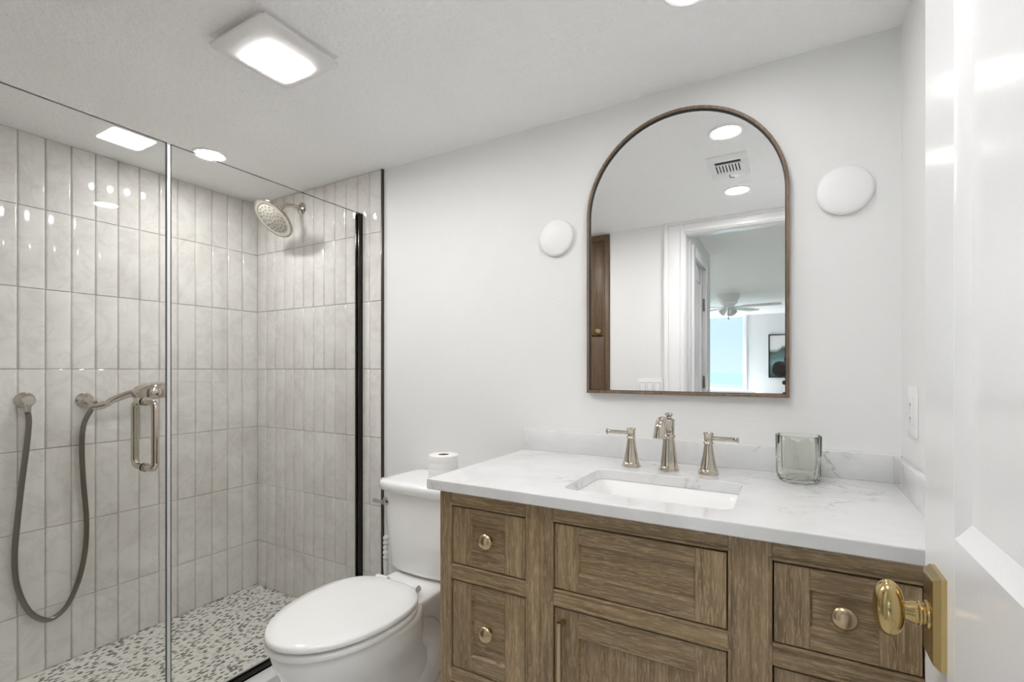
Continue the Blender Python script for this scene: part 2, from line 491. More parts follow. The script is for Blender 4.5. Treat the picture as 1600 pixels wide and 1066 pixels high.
# ---------------------------------------------------------------- hall and bedroom seen in the mirror
HX = -0.52
mb = MB(); mb.box(HX - 0.1, HX, -0.90, -0.60, 0, CEIL); mb.box(HX - 0.1, HX, -0.12, YFB, 0, CEIL); mb.box(HX - 0.1, HX, -0.60, -0.12, 1.885, CEIL)
struct(mb.build('wall_hall', 'hall'))
struct(MB().box(0.36, 0.46, -1.0, YFB, 0, CEIL).build('wall_hall_right', 'hall'))
mb = MB(); mb.box(-4.0, HX - 0.1, -0.90, -0.80, 0, CEIL); mb.box(0.46, 2.0, -0.90, -0.80, 0, CEIL)
struct(mb.build('wall_bedroom_near', 'hall'))
struct(MB().box(-4.1, -4.0, -5.7, -0.80, 0, CEIL).build('wall_bedroom_left', 'hall'))
struct(MB().box(2.0, 2.1, -5.7, -0.80, 0, CEIL).build('wall_bedroom_right', 'hall'))
mb = MB(); mb.box(-0.56, 2.0, -5.7, -5.6, 0, CEIL); mb.box(-4.0, -3.4, -5.7, -5.6, 0, CEIL)
struct(mb.build('wall_bedroom_far', 'hall'))
mb = MB()
for x0, x1 in ((-0.62, -0.56), (-3.4, -3.34)): mb.box(x0, x1, -5.7, -5.57, 0, CEIL, bev=0.003)
mb.box(-3.34, -0.62, -5.7, -5.58, 0, 0.05); mb.box(-3.34, -0.62, -5.7, -5.58, CEIL - 0.02, CEIL)
win = struct(mb.build('window_1', 'trim'))
MB().box(-3.34, -0.62, -5.65, -5.642, 0.05, CEIL - 0.02).build('pane', 'pane', win)
# casing of the hall door and the door itself
mb = MB()
mb.box(HX, HX + 0.014, -0.665, -0.60, 0, 1.95, bev=0.002); mb.box(HX, HX + 0.014, -0.12, -0.055, 0, 1.95, bev=0.002)
mb.box(HX, HX + 0.014, -0.60, -0.12, 1.885, 1.95, bev=0.002)
struct(mb.build('trim_4', 'trim'))
mb = MB(); mb.box(HX - 0.05, HX - 0.018, -0.597, -0.123, 0.01, 1.88)
for y0, y1, z0, z1 in ((-0.597, -0.51, 0.01, 1.88), (-0.21, -0.123, 0.01, 1.88), (-0.51, -0.21, 1.77, 1.88), (-0.51, -0.21, 0.01, 0.2), (-0.51, -0.21, 0.78, 0.92)):
    mb.box(HX - 0.022, HX - 0.010, y0, y1, z0, z1, bev=0.003)
hd = struct(mb.build('door_2', 'door'))
for zz in (1.63, 1.07, 0.25):
    MB().box(HX - 0.012, HX + 0.004, -0.612, -0.585, zz - 0.045, zz + 0.045, bev=0.003).build('hinge', 'hinge', hd)

# the sea outside the window
m = new_mat('sea_water', (0.03, 0.06, 0.058, 1), 1.0, Specular_IOR_Level=0.0); t = NT(m)
t.l(t.ramp(t.noise(t.obj((0.02, 0.12, 1)), 1.0, 4), [(0.3, (0.024, 0.046, 0.042)), (0.7, (0.036, 0.056, 0.050))]), t.b.inputs['Base Color'])
M['sea'] = m
o = MB().box(-1500, 1500, -4500, -30, -25.2, -25.0).build('sea', 'sea')
tag(o, 'pale turquoise sea seen through the bedroom window', 'sea', kind='stuff')

# ================================================================== BATHROOM DOOR (swung open towards the vanity)
DX0, DX1, DY0, DY1, DZ0, DZ1 = 0.158, 0.193, 0.118, 0.818, 0.012, 1.975
mb = MB()
ST = 0.128
PZ = [(0.23, 0.80), (0.977, 1.845)]
mb.box(DX0, DX1, DY0, DY0 + ST, DZ0, DZ1, bev=0.002)
mb.box(DX0, DX1, DY1 - ST, DY1, DZ0, DZ1, bev=0.002)
for z0, z1 in ((DZ0, PZ[0][0]), (PZ[0][1], PZ[1][0]), (PZ[1][1], DZ1)):
    mb.box(DX0, DX1, DY0 + ST, DY1 - ST, z0, z1)
for z0, z1 in PZ:
    y0, y1 = DY0 + ST, DY1 - ST
    def ring(x, i): return [(x, y0 + i, z0 + i), (x, y1 - i, z0 + i), (x, y1 - i, z1 - i), (x, y0 + i, z1 - i)]
    mb.loft([ring(DX0, 0), ring(DX0 + 0.002, 0.003), ring(DX0 + 0.009, 0.022), ring(DX0 + 0.009, 0.024)], False, True)
    mb.loft([ring(DX1, 0), ring(DX1 - 0.002, 0.003), ring(DX1 - 0.009, 0.022), ring(DX1 - 0.009, 0.024)], False, True)
bd = struct(mb.build('door_1', 'door', angle=20))
KY, KZ = 0.7435, 0.868
# bevelled rectangular plate
mb = MB()
def prect(x, i): return [(x, KY - 0.0265 + i, KZ - 0.053 + i), (x, KY + 0.0265 - i, KZ - 0.053 + i), (x, KY + 0.0265 - i, KZ + 0.053 - i), (x, KY - 0.0265 + i, KZ + 0.053 - i)]
mb.loft([prect(DX0, 0), prect(DX0 - 0.005, 0), prect(DX0 - 0.0115, 0.0045), prect(DX0 - 0.012, 0.006)])
bp = mb.build('door_knob', 'brass', bd, angle=20); bp['label'] = 'antique brass oval knob on rectangular backplate'
mb = MB()
mb.lathe([(0.0155, 0.010), (0.0165, 0.0125), (0.0155, 0.0145), (0.0125, 0.0155), (0.0125, 0.0175), (0.0140, 0.019), (0.0140, 0.021), (0.0125, 0.0225), (0.0128, 0.026), (0.0095, 0.036), (0.010, 0.041), (0.012, 0.046)], (DX0, KY, KZ), (-1, 0, 0), 28)
mb.build('shank', 'brass', bp)
mb = MB(); rings = []
for k in range(15):
    a = -PI / 2 + PI * k / 14
    s = max(math.cos(a), 0.001) ** 0.72; xx = DX0 - 0.0490 - 0.0155 * math.sin(a)
    rings.append([(xx, KY + 0.0225 * s * math.cos(q), KZ + 0.0335 * s * math.sin(q)) for q in [2 * PI * i / 32 for i in range(32)]])
mb.loft(rings); mb.build('grip', 'brass', bp, angle=60)
MB().box(DX0 - 0.0010, DX0 + 0.02, DY1 - 0.001, DY1 + 0.0015, KZ - 0.028, KZ + 0.028).build('latch_plate', 'brass', bd)
for zz in (0.25, 1.0, 1.75):
    mb = MB(); mb.tube([(DX0 - 0.004, DY0 - 0.004, zz - 0.045), (DX0 - 0.004, DY0 - 0.004, zz + 0.045)], 0.006, 12)
    mb.box(DX0 - 0.002, DX0 + 0.002, DY0 - 0.004, DY0 + 0.03, zz - 0.045, zz + 0.045)
    mb.build('hinge', 'brass', bd)

# ================================================================== SHOWER GLASS
GX, GT, GZ = -1.700, 0.010, 1.8755
def glass_slab(mb, y0, y1, z0, z1):
    x0, x1 = GX - GT / 2, GX + GT / 2
    v = [(x0, y0, z0), (x0, y1, z0), (x0, y1, z1), (x0, y0, z1), (x1, y0, z0), (x1, y1, z0), (x1, y1, z1), (x1, y0, z1)]
    mb.add(v, [(0, 1, 2, 3), (7, 6, 5, 4)], 0)
    mb.add(v, [(0, 4, 5, 1), (1, 5, 6, 2), (2, 6, 7, 3), (3, 7, 4, 0)], 1)
fg = thing('shower_glass_panel', 'fixed clear glass shower panel with dark metal channel against tiled back wall', 'shower panel', (GX, 1.19, 0.042))
mb = MB(); glass_slab(mb, 0.793, 1.572, 0.050, GZ); mb.build('glass_pane', ['glass', 'glass_edge'], fg, smooth=False)
mb = MB()
for x0, x1 in ((GX - 0.0125, GX - 0.0055), (GX + 0.0055, GX + 0.0125)): mb.box(x0, x1, 1.557, 1.580, 0.046, GZ - 0.002, bev=0.0008)
mb.box(GX - 0.0125, GX + 0.0125, 1.5735, 1.580, 0.046, GZ - 0.002)
mb.build('wall_channel', 'channel', fg)
mb = MB()
for x0, x1 in ((GX - 0.0125, GX - 0.0055), (GX + 0.0055, GX + 0.0125)): mb.box(x0, x1, 0.793, 1.556, 0.042, 0.062, bev=0.0008)
mb.box(GX - 0.0125, GX + 0.0125, 0.793, 1.556, 0.042, 0.049)
mb.build('floor_channel', 'channel', fg)
sd = thing('shower_glass_door', 'frameless clear glass shower door with polished nickel pull handle', 'shower door', (GX, 0.46, 0.052))
mb = MB(); glass_slab(mb, 0.150, 0.780, 0.055, GZ); mb.build('glass_pane', ['glass', 'glass_edge'], sd, smooth=False)
mb = MB(); mb.box(GX - 0.006, GX + 0.006, 0.7805, 0.7905, 0.055, GZ - 0.004, bev=0.002)
mb.build('seal_strip', 'seal', sd)
def dpull(sign):
    x0 = GX + sign * (GT / 2); x1 = GX + sign * 0.063; r = 0.024; y = 0.722; za, zb = 0.862, 1.062
    pts = [(x0, y, za)]
    for k in range(7):
        a = PI / 2 * k / 6; pts.append((x1 - sign * r + sign * r * math.sin(a), y, za + r - r * math.cos(a)))
    for k in range(7):
        a = PI / 2 * k / 6; pts.append((x1 - sign * r + sign * r * math.cos(a), y, zb - r + r * math.sin(a)))
    pts.append((x0, y, zb))
    return pts
mb = MB()
for s in (-1, 1):
    mb.tube(dpull(s), 0.0100, 18)
    for zz in (0.862, 1.062): mb.lathe([(0.0125, 0), (0.0135, 0.002), (0.0125, 0.005)], (GX + s * GT / 2, 0.722, zz), (s, 0, 0), 20)
mb.build('pull_handle', 'nickel', sd)
for zz in (0.35, 1.6):
    mb = MB()
    for x0, x1 in ((GX - 0.014, GX - 0.0052), (GX + 0.0052, GX + 0.014)): mb.box(x0, x1, 0.125, 0.205, zz - 0.045, zz + 0.045, bev=0.002)
    mb.box(GX - 0.025, GX + 0.025, 0.120, 0.128, zz - 0.045, zz + 0.045, bev=0.001)
    mb.build('hinge', 'nickel', sd)

# ================================================================== SHOWER HEAD
SHX, SHY, SHZ = -2.094, 1.411, 1.868
N = Vector((-0.04, -0.72, -0.75)).normalized()
hc = Vector((SHX, SHY, SHZ))
sh = thing('rain_shower', 'round polished nickel rain shower head on curved arm high on tiled wall', 'shower head', (-2.115, 1.58, 1.967))
mb = MB(); mb.lathe([(0.030, 0.0), (0.031, 0.003), (0.026, 0.008), (0.014, 0.013), (0.0125, 0.020)], (-2.115, 1.580, 1.967), (0, -1, 0), 32); mb.build('flange', 'nickel', sh)
jb = hc - N * 0.052
mb = MB(); mb.tube(spline([(-2.115, 1.575, 1.967), (-2.114, 1.535, 1.968), (-2.113, 1.495, 1.960), (-2.110, 1.465, 1.938), tuple(jb)], 8), 0.0105, 16)
mb.lathe([(0.013, -0.012), (0.016, -0.004), (0.016, 0.006), (0.012, 0.014)], jb, N, 24); mb.build('arm', 'nickel', sh)
mb = MB()
mb.lathe([(0.013, -0.050), (0.018, -0.046), (0.022, -0.036), (0.034, -0.026), (0.070, -0.016), (0.094, -0.011), (0.1005, -0.006), (0.1015, 0.0), (0.099, 0.003), (0.0935, 0.0035), (0.0925, 0.0015)], hc, N, 64)
head = mb.build('head', 'nickel', sh, angle=50)
mb = MB(); mb.lathe([(0.0925, 0.001), (0.0915, 0.003), (0.0785, 0.0035), (0.0765, 0.0022), (0.0745, 0.0035), (0.001, 0.0045)], hc, N, 64)
u = N.orthogonal().normalized(); w = N.cross(u)
for ring, cnt in ((0.014, 5), (0.031, 9), (0.049, 13), (0.066, 18)):
    for k in range(cnt):
        a = 2 * PI * (k + 0.37 * cnt) / cnt
        p = hc + u * (ring * math.cos(a)) + w * (ring * math.sin(a))
        mb.lathe([(0.0036, 0.003), (0.0032, 0.0058), (0.001, 0.0062)], p, N, 8, 1)
mb.build('spray_face', ['face', 'hinge'], head)

# ================================================================== HAND SHOWER
hs = thing('hand_shower', 'polished nickel hand shower resting in wall bracket with looped metal hose', 'hand shower', (-2.486, 0.76, 1.03))
def rosette(mb, y, z):
    mb.lathe([(0.030, 0.0), (0.031, 0.004), (0.0265, 0.012), (0.018, 0.018), (0.015, 0.022)], (-2.486, y, z), (1, 0, 0), 36)
mb = MB(); rosette(mb, 0.665, 1.045)
mb.lathe([(0.015, 0.02), (0.0195, 0.024), (0.0205, 0.044), (0.017, 0.048)], (-2.486, 0.665, 1.045), (1, 0, 0), 28)
mb.tube([(-2.452, 0.665, 1.035), (-2.452, 0.665, 1.012), (-2.452, 0.665, 1.002)], [0.011, 0.010, 0.0095], 16)
mb.build('supply_elbow', 'nickel', hs)
mb = MB(); rosette(mb, 0.843, 1.035)
mb.tube([(-2.466, 0.843, 1.035), (-2.448, 0.848, 1.032), (-2.430, 0.856, 1.022)], [0.013, 0.012, 0.0135], 18)
wd = Vector((0.085, 0.175, 0.05)).normalized()
p0 = Vector((-2.427, 0.860, 1.010))
mb.tube([p0 - wd * 0.002, p0 + wd * 0.028], [0.0150, 0.0165], 20)
mb.build('wall_bracket', 'nickel', hs)
mb = MB()
path = spline([p0 - wd * 0.012, p0 + wd * 0.03, (-2.400, 0.905, 1.034), (-2.378, 0.950, 1.057), (-2.360, 0.990, 1.066), (-2.352, 1.005, 1.066)], 6)
L = len(path); mb.tube(path, [0.0125 + 0.004 * (i / L) + (0.006 * max(0, i / L - 0.7) / 0.3) for i in range(L)], 18)
hd_c = Vector((-2.343, 1.020, 1.068)); hd_n = Vector((0.12, 0.14, -0.98)).normalized()
mb.lathe([(r * 1.12, h * 1.2) for r, h in [(0.006, -0.032), (0.030, -0.030), (0.050, -0.023), (0.060, -0.010), (0.062, 0.002), (0.060, 0.020), (0.055, 0.027), (0.050, 0.029), (0.0495, 0.0265), (0.001, 0.0265)]], hd_c, hd_n, 48)
mb.build('spray_wand', 'nickel', hs, angle=50)
mb = MB()
hp = [(-2.452, 0.665, 1.004), (-2.452, 0.668, 0.96), (-2.452, 0.661, 0.86), (-2.455, 0.650, 0.74), (-2.458, 0.639, 0.60), (-2.460, 0.632, 0.47), (-2.462, 0.640, 0.36), (-2.463, 0.672, 0.255), (-2.463, 0.722, 0.200), (-2.463, 0.775, 0.222), (-2.462, 0.815, 0.310), (-2.458, 0.836, 0.43), (-2.452, 0.838, 0.56), (-2.446, 0.826, 0.72), (-2.441, 0.820, 0.86), (-2.437, 0.826, 0.945), tuple(p0 - wd * 0.010)]
path = spline(hp, 26); L = len(path)
mb.tube(path, [0.0088 + (0.0007 if i % 2 else -0.0005) for i in range(L)], 12)
mb.build('hose', 'nickel_dark', hs, angle=80)

# ================================================================== CEILING FITTINGS
def recessed(label, loc, mat='lamp'):
    r = thing('recessed_light', label, 'ceiling light', loc, 'recessed ceiling lights')
    x, y, z = loc
    MB().lathe([(0.064, 0.0), (0.064, -0.003), (0.058, -0.006), (0.051, -0.0045), (0.050, 0.0)], loc, (0, 0, 1), 48).build('trim_ring', 'plastic', r)
    MB().lathe([(0.0495, -0.0005), (0.0495, -0.003), (0.001, -0.0040)], loc, (0, 0, 1), 48).build('lamp_lens', mat, r)
    return r
rl = recessed('round recessed ceiling light inside the shower near the glass top edge', (-2.083, 1.118, CEIL), 'lamp_shower')
rl = recessed('round recessed ceiling light above the sink, upper one seen in the arched mirror', (-0.198, 1.178, CEIL))
recessed('round recessed ceiling light beyond the air vent, lower one seen in the arched mirror', (-0.213, 0.508, CEIL), 'lamp_front')

fx, fy = -1.228, 0.836
fan = thing('exhaust_fan_light', 'square white bathroom exhaust fan with glowing light panel on the ceiling', 'exhaust fan', (fx, fy, CEIL))
mb = MB()
mb.box(fx - 0.114, fx + 0.116, fy - 0.118, fy + 0.114, CEIL - 0.004, CEIL, bev=0.0015)
mb.box(fx - 0.100, fx + 0.100, fy - 0.100, fy + 0.100, CEIL - 0.020, CEIL - 0.004)
mb.build('housing', 'fan_white', fan)
mb = MB(); rings = []
zt = CEIL - 0.020
for z_, i in ((zt, 0.010), (zt - 0.002, 0.0), (zt - 0.007, 0.0), (zt - 0.0095, 0.006), (zt - 0.0105, 0.03)):
    rings.append([(px, py, z_) for px, py in rrect(fx - 0.119 + i, fx + 0.119 - i, fy - 0.119 + i, fy + 0.119 - i, max(0.016 - i * 0.4, 0.004))])
mb.loft(rings); mb.build('cover_plate', 'fan_white', fan, angle=50)
lx, ly = -1.250, 0.855
mb = MB()
mb.loft([[(px, py, z_) for px, py in rrect(lx - 0.064 + i, lx + 0.064 - i, ly - 0.068 + i, ly + 0.068 - i, 0.012)] for z_, i in ((zt - 0.009, 0), (zt - 0.0125, 0.0), (zt - 0.014, 0.003))])
mb.build('light_lens', 'lamp_fan', fan)

vent = thing('air_vent', 'rectangular white ceiling air register with slotted grille, seen in the mirror', 'air vent', (-0.221, 0.842, CEIL))
mb = MB(); vx0, vx1, vy0, vy1 = -0.300, -0.142, 0.717, 0.967
for b in ((vx0, vx1, vy0, 0.779), (vx0, vx1, 0.909, vy1), (vx0, -0.272, 0.779, 0.909), (-0.170, vx1, 0.779, 0.909)):
    mb.box(*b, CEIL - 0.007, CEIL, bev=0.0015)
mb.build('frame', 'plastic', vent)
MB().box(-0.272, -0.170, 0.779, 0.909, CEIL - 0.0015, CEIL).build('duct_opening', 'dark_gap', vent)
for k in range(8):
    x = -0.266 + k * 0.0128
    MB().box(x, x + 0.0072, 0.779, 0.871, CEIL - 0.006, CEIL - 0.002).build('louver', 'plastic', vent)
MB().box(-0.272, -0.170, 0.869, 0.876, CEIL - 0.0065, CEIL - 0.0015).build('crossbar', 'plastic', vent)
mb = MB(); mb.tube([(-0.224, 0.749, CEIL - 0.006), (-0.224, 0.749, CEIL - 0.018), (-0.205, 0.749, CEIL - 0.022)], 0.002, 8); mb.build('damper_lever', 'hinge', vent)

# ================================================================== ARCHED MIRROR
MX0, MX1, MZ0, MZ1 = -0.597, 0.008, 1.080, 1.977
mr = thing('arched_mirror', 'tall arched wall mirror in a thin wooden frame above the sink', 'mirror', ((MX0 + MX1) / 2, YB, MZ0))
def arch(i, n=40):
    x0, x1, z0 = MX0 + i, MX1 - i, MZ0 + i
    r = (x1 - x0) / 2; cx = (x0 + x1) / 2; zc = MZ1 - i - r
    out = [(x0, z0), (x1, z0)]
    out += [(cx + r * math.cos(PI * k / n), zc + r * math.sin(PI * k / n)) for k in range(n + 1)]
    return out
def archring(i, y): return [(x, y, z_) for x, z_ in arch(i)]
mb = MB()
mb.loft([archring(0, YB), archring(0, 1.5660), archring(0.0012, 1.5645), archring(0.0080, 1.5645), archring(0.0092, 1.5660), archring(0.0092, 1.575)], False, False)
mb.build('frame', 'frame_wood', mr, angle=40)
mb = MB(); mb.loft([archring(0.0092, 1.5680), archring(0.0112, 1.5680), archring(0.0112, 1.575)], False, False); mb.build('inner_lip', 'dark_gap', mr)
mb = MB(); mb.loft([archring(0.0092, 1.582), archring(0.0092, 1.5745)], True, True); mb.build('mirror_glass', 'mirror', mr, smooth=False)

# round white wall covers
def disc(label, x, z_):
    mb = MB(); mb.lathe([(0.060, 0.0), (0.060, 0.006), (0.0655, 0.007), (0.0665, 0.010), (0.0655, 0.013), (0.058, 0.0165), (0.035, 0.0195), (0.001, 0.0205)], (x, YB, z_), (0, -1, 0), 64)
    o = mb.build('wall_cover_plate', 'cover_disc', angle=50, origin=(x, YB, z_))
    return tag(o, label, 'wall cover', 'round white wall covers')
disc('round white blank cover plate on the wall left of the arched mirror', -0.719, 1.634)
disc('round white blank cover plate on the wall right of the arched mirror', 0.136, 1.647)

# outlet on the right wall
ot = thing('wall_outlet', 'white electrical outlet on the right wall above the side splash', 'outlet', (XR, 1.437, 1.005))
MB().box(XR - 0.006, XR, 1.398, 1.478, 1.003, 1.121, bev=0.002).build('cover_plate', 'plastic', ot)
mb = MB(); mb.box(XR - 0.0085, XR - 0.006, 1.421, 1.455, 1.029, 1.095, bev=0.001)
for zz in (1.078, 1.046):
    for yy in (1.432, 1.444): mb.box(XR - 0.0088, XR - 0.0084, yy - 0.001, yy + 0.001, zz - 0.004, zz + 0.004, 1)
    mb.box(XR - 0.0088, XR - 0.0084, 1.4365, 1.4395, zz - 0.010, zz - 0.007, 1)
mb.build('receptacle', ['plastic', 'dark_gap'], ot)

# ================================================================== TOILET
TX = -1.180
def egg(yf, yb, hw, z_, n=48, pf=2.0, pb=2.6, split=0.58, cx=TX):
    """plan outline of a bowl or lid: long rounded front, squarer back"""
    yc = yf + (yb - yf) * split; out = []
    for k in range(n):
        a = 2 * PI * k / n; c, s = math.cos(a), math.sin(a)
        p = pb if s > 0 else pf
        x = hw * math.copysign(abs(c) ** (2 / p), c); L_ = (yb - yc) if s > 0 else (yc - yf)
        out.append((cx + x, yc + L_ * math.copysign(abs(s) ** (2 / p), s), z_))
    return out
tl = thing('toilet', 'white two-piece toilet with closed lid between shower and vanity', 'toilet', (TX, 1.2, 0))
mb = MB()
R = [(0.000, 0.955, 1.480, 0.112, 3.0), (0.020, 0.950, 1.482, 0.114, 3.0), (0.035, 0.965, 1.475, 0.104, 2.8), (0.10, 0.965, 1.440, 0.098, 2.6), (0.17, 0.940, 1.400, 0.104, 2.5), (0.22, 0.900, 1.360, 0.122, 2.4),
     (0.27, 0.855, 1.330, 0.146, 2.4), (0.31, 0.828, 1.310, 0.164, 2.3), (0.345, 0.813, 1.300, 0.176, 2.3), (0.368, 0.808, 1.290, 0.182, 2.3), (0.379, 0.809, 1.290, 0.182, 2.3), (0.385, 0.816, 1.285, 0.176, 2.3)]
mb.loft([egg(yf, yb, hw, z_, pb=pb) for z_, yf, yb, hw, pb in R])
def dk(i, z_, y0=1.19, hw=0.128, y1=1.560): return [(x, y, z_) for x, y in rrect(TX - hw + i, TX + hw - i, y0 + i, y1 - i, 0.03)]
mb.loft([dk(0.05, 0.24), dk(0.028, 0.30), dk(0.004, 0.345), dk(0.0, 0.360), dk(0.0, 0.380), dk(0.004, 0.386), dk(0.012, 0.388)])
for s in (-1, 1):     # trapway relief on both flanks
    mb.tube(spline([(TX + s * 0.060, 1.02, 0.275), (TX + s * 0.070, 1.14, 0.285), (TX + s * 0.072, 1.26, 0.275), (TX + s * 0.070, 1.345, 0.215), (TX + s * 0.068, 1.35, 0.13), (TX + s * 0.066, 1.28, 0.07), (TX + s * 0.06, 1.20, 0.05)], 8), 0.056, 20)
mb.build('bowl', 'porcelain', tl, angle=60)
mb = MB()
mb.loft([egg(0.82, 1.250, 0.165, 0.3855), egg(0.805, 1.250, 0.178, 0.3895), egg(0.796, 1.250, 0.186, 0.3905), egg(0.794, 1.250, 0.187, 0.394), egg(0.794, 1.250, 0.187, 0.4005), egg(0.798, 1.250, 0.183, 0.4045), egg(0.816, 1.250, 0.166, 0.4055)])
mb.build('seat', 'seat', tl, angle=50)
mb = MB()
mb.loft([egg(0.826, 1.246, 0.158, 0.4060, pb=2.7), egg(0.812, 1.246, 0.170, 0.4135, pb=2.7), egg(0.795, 1.248, 0.186, 0.416, pb=2.7), egg(0.795, 1.249, 0.186, 0.4245, pb=2.7), egg(0.801, 1.247, 0.181, 0.4300, pb=2.7), egg(0.83, 1.24, 0.155, 0.4325, pb=3.2), egg(0.95, 1.20, 0.07, 0.4340, pb=3.0)])
mb.build('lid', 'seat', tl, angle=50)
for s in (-1, 1):
    mb = MB(); mb.tube([(TX + s * 0.095, 1.262, 0.415), (TX + s * 0.045, 1.262, 0.415)], 0.0125, 14); mb.box(TX + s * 0.07 - 0.02, TX + s * 0.07 + 0.02, 1.246, 1.286, 0.3995, 0.413, bev=0.004)
    mb.build('lid_hinge', 'seat', tl)
def tk(z_, hw, yf, i=0.0, bow=0.022, yb=1.572):
    out = []
    n = 14
    for k in range(n + 1):
        s = -1 + 2 * k / n
        rr = 1 - abs(s) ** 8 * 0.0
        out.append((TX + s * (hw - i), yf + i + bow * abs(s) ** 2.2 + (0.016 if abs(s) > 0.999 else 0), z_))
    out += [(TX + hw - i, yb - 0.02 - i, z_), (TX + hw - 0.02 - i, yb - i, z_), (TX - hw + 0.02 + i, yb - i, z_), (TX - hw + i, yb - 0.02 - i, z_)]
    return out
mb = MB()
mb.loft([tk(0.394, 0.158, 1.372, 0.012), tk(0.400, 0.161, 1.366, 0.003), tk(0.415, 0.163, 1.362), tk(0.55, 0.176, 1.356), tk(0.66, 0.184, 1.352), tk(0.700, 0.186, 1.351)])
mb.build('tank', 'porcelain', tl, angle=50)
mb = MB(); mb.box(TX - 0.11, TX + 0.11, 1.40, 1.54, 0.384, 0.398, bev=0.004); mb.build('tank_gasket', 'black', tl)
mb = MB()
mb.loft([tk(0.7005, 0.186, 1.351, 0.004), tk(0.7005, 0.192, 1.340), tk(0.706, 0.196, 1.334), tk(0.727, 0.197, 1.332), tk(0.735, 0.195, 1.335), tk(0.7395, 0.188, 1.343), tk(0.741, 0.165, 1.37)])
mb.build('tank_lid', 'porcelain', tl, angle=50)
mb = MB()
lvx, lvz = TX - 0.155, 0.655
mb.lathe([(0.016, 0.0), (0.0165, 0.010), (0.014, 0.014), (0.008, 0.016), (0.008, 0.024)], (lvx, 1.374, lvz), (0, -1, 0), 24)
mb.tube([(lvx + 0.002, 1.350, lvz), (lvx - 0.02, 1.348, lvz + 0.001), (lvx - 0.046, 1.350, lvz + 0.002)], [0.0065, 0.006, 0.0075], 12)
mb.build('flush_lever', 'chrome', tl)
mb = MB(); mb.tube(spline([(TX - 0.13, 1.50, 0.41), (TX - 0.135, 1.51, 0.34), (TX - 0.20, 1.53, 0.22), (TX - 0.235, 1.545, 0.17), (TX - 0.235, 1.574, 0.165)], 8), 0.006, 10)
mb.lathe([(0.022, 0.0), (0.022, 0.003), (0.010, 0.006)], (TX - 0.235, 1.576, 0.165), (0, -1, 0), 20); mb.build('supply_hose', 'chrome', tl)
for s in (-1, 1):
    mb = MB(); mb.lathe([(0.014, 0), (0.014, 0.010), (0.008, 0.018), (0.001, 0.020)], (TX + s * 0.105, 1.27, 0.012), (s * 0.3, 0, 1), 16); mb.build('bolt_cap', 'seat', tl)

# toilet brush standing between the toilet and the tiles
tb = thing('toilet_brush', 'white toilet brush with beaded handle standing behind the toilet', 'toilet brush', (-1.480, 1.515, 0))
MB().lathe([(0.046, 0.0), (0.048, 0.006), (0.044, 0.03), (0.043, 0.13), (0.046, 0.136), (0.041, 0.136), (0.039, 0.02), (0.001, 0.018)], (-1.480, 1.515, 0), (0, 0, 1), 36).build('holder', 'plastic', tb)
prof = [(0.010, 0.03), (0.010, 0.30), (0.0115, 0.33), (0.0115, 0.352)]
for k in range(5):
    zc = 0.362 + k * 0.0205
    prof += [(0.0075, zc - 0.0098), (0.0115, zc - 0.006), (0.0128, zc), (0.0115, zc + 0.006), (0.0075, zc + 0.0098)]
prof += [(0.001, 0.456)]
MB().lathe(prof, (-1.480, 1.515, 0), (0, 0, 1), 20).build('handle', 'plastic', tb)
MB().lathe([(0.001, 0.022), (0.028, 0.03), (0.034, 0.06), (0.030, 0.11), (0.011, 0.12)], (-1.480, 1.515, 0), (0, 0, 1), 24).build('brush_head', 'paper', tb)

# toilet paper on the tank
rx, ry, rz = -1.137, 1.468, 0.7412
tp = thing('toilet_paper_roll', 'white toilet paper roll standing on the toilet tank lid', 'toilet paper', (rx, ry, rz))
prof = [(0.021, 0.0), (0.054, 0.0)]
for k in range(1, 25):
    prof.append((0.0565 - (0.0012 if k % 6 == 0 else 0), 0.095 * k / 25))
prof += [(0.0555, 0.0935), (0.0545, 0.095), (0.021, 0.0955)]
mb = MB(); mb.lathe(prof + [prof[0]], (rx, ry, rz), (0, 0, 1), 48, caps=False); mb.build('paper', 'paper', tp, angle=60)
mb = MB(); mb.lathe([(0.021, 0.0), (0.021, 0.094), (0.0198, 0.094), (0.0198, 0.0), (0.021, 0.0)], (rx, ry, rz), (0, 0, 1), 32, caps=False); mb.build('core', 'card', tp)

# ================================================================== VANITY CABINET
VY = 1.035
VX0, VX1, VZ1 = -0.813, 0.2560, 0.838
va = thing('vanity_cabinet', 'brown limed oak vanity cabinet under the white countertop', 'cabinet', ((VX0 + VX1) / 2, 1.3, 0))
mb = MB()   # carcass, toe space and the side panel
mb.box(VX0, VX0 + 0.018, VY + 0.019, YB, 0.0, VZ1, 0); mb.box(VX1 - 0.018, VX1, VY + 0.019, YB, 0.0, VZ1, 0)
mb.box(VX0 + 0.018, VX1 - 0.018, YB - 0.012, YB - 0.002, 0.1, VZ1 - 0.16, 0); mb.box(VX0 + 0.018, VX1 - 0.018, VY + 0.019, YB - 0.012, 0.09, 0.108, 1)
mb.box(VX0 + 0.018, VX1 - 0.018, VY + 0.07, VY + 0.088, 0.0, 0.09, 1)
mb.build('carcass', ['oak_v', 'oak_h'], va)
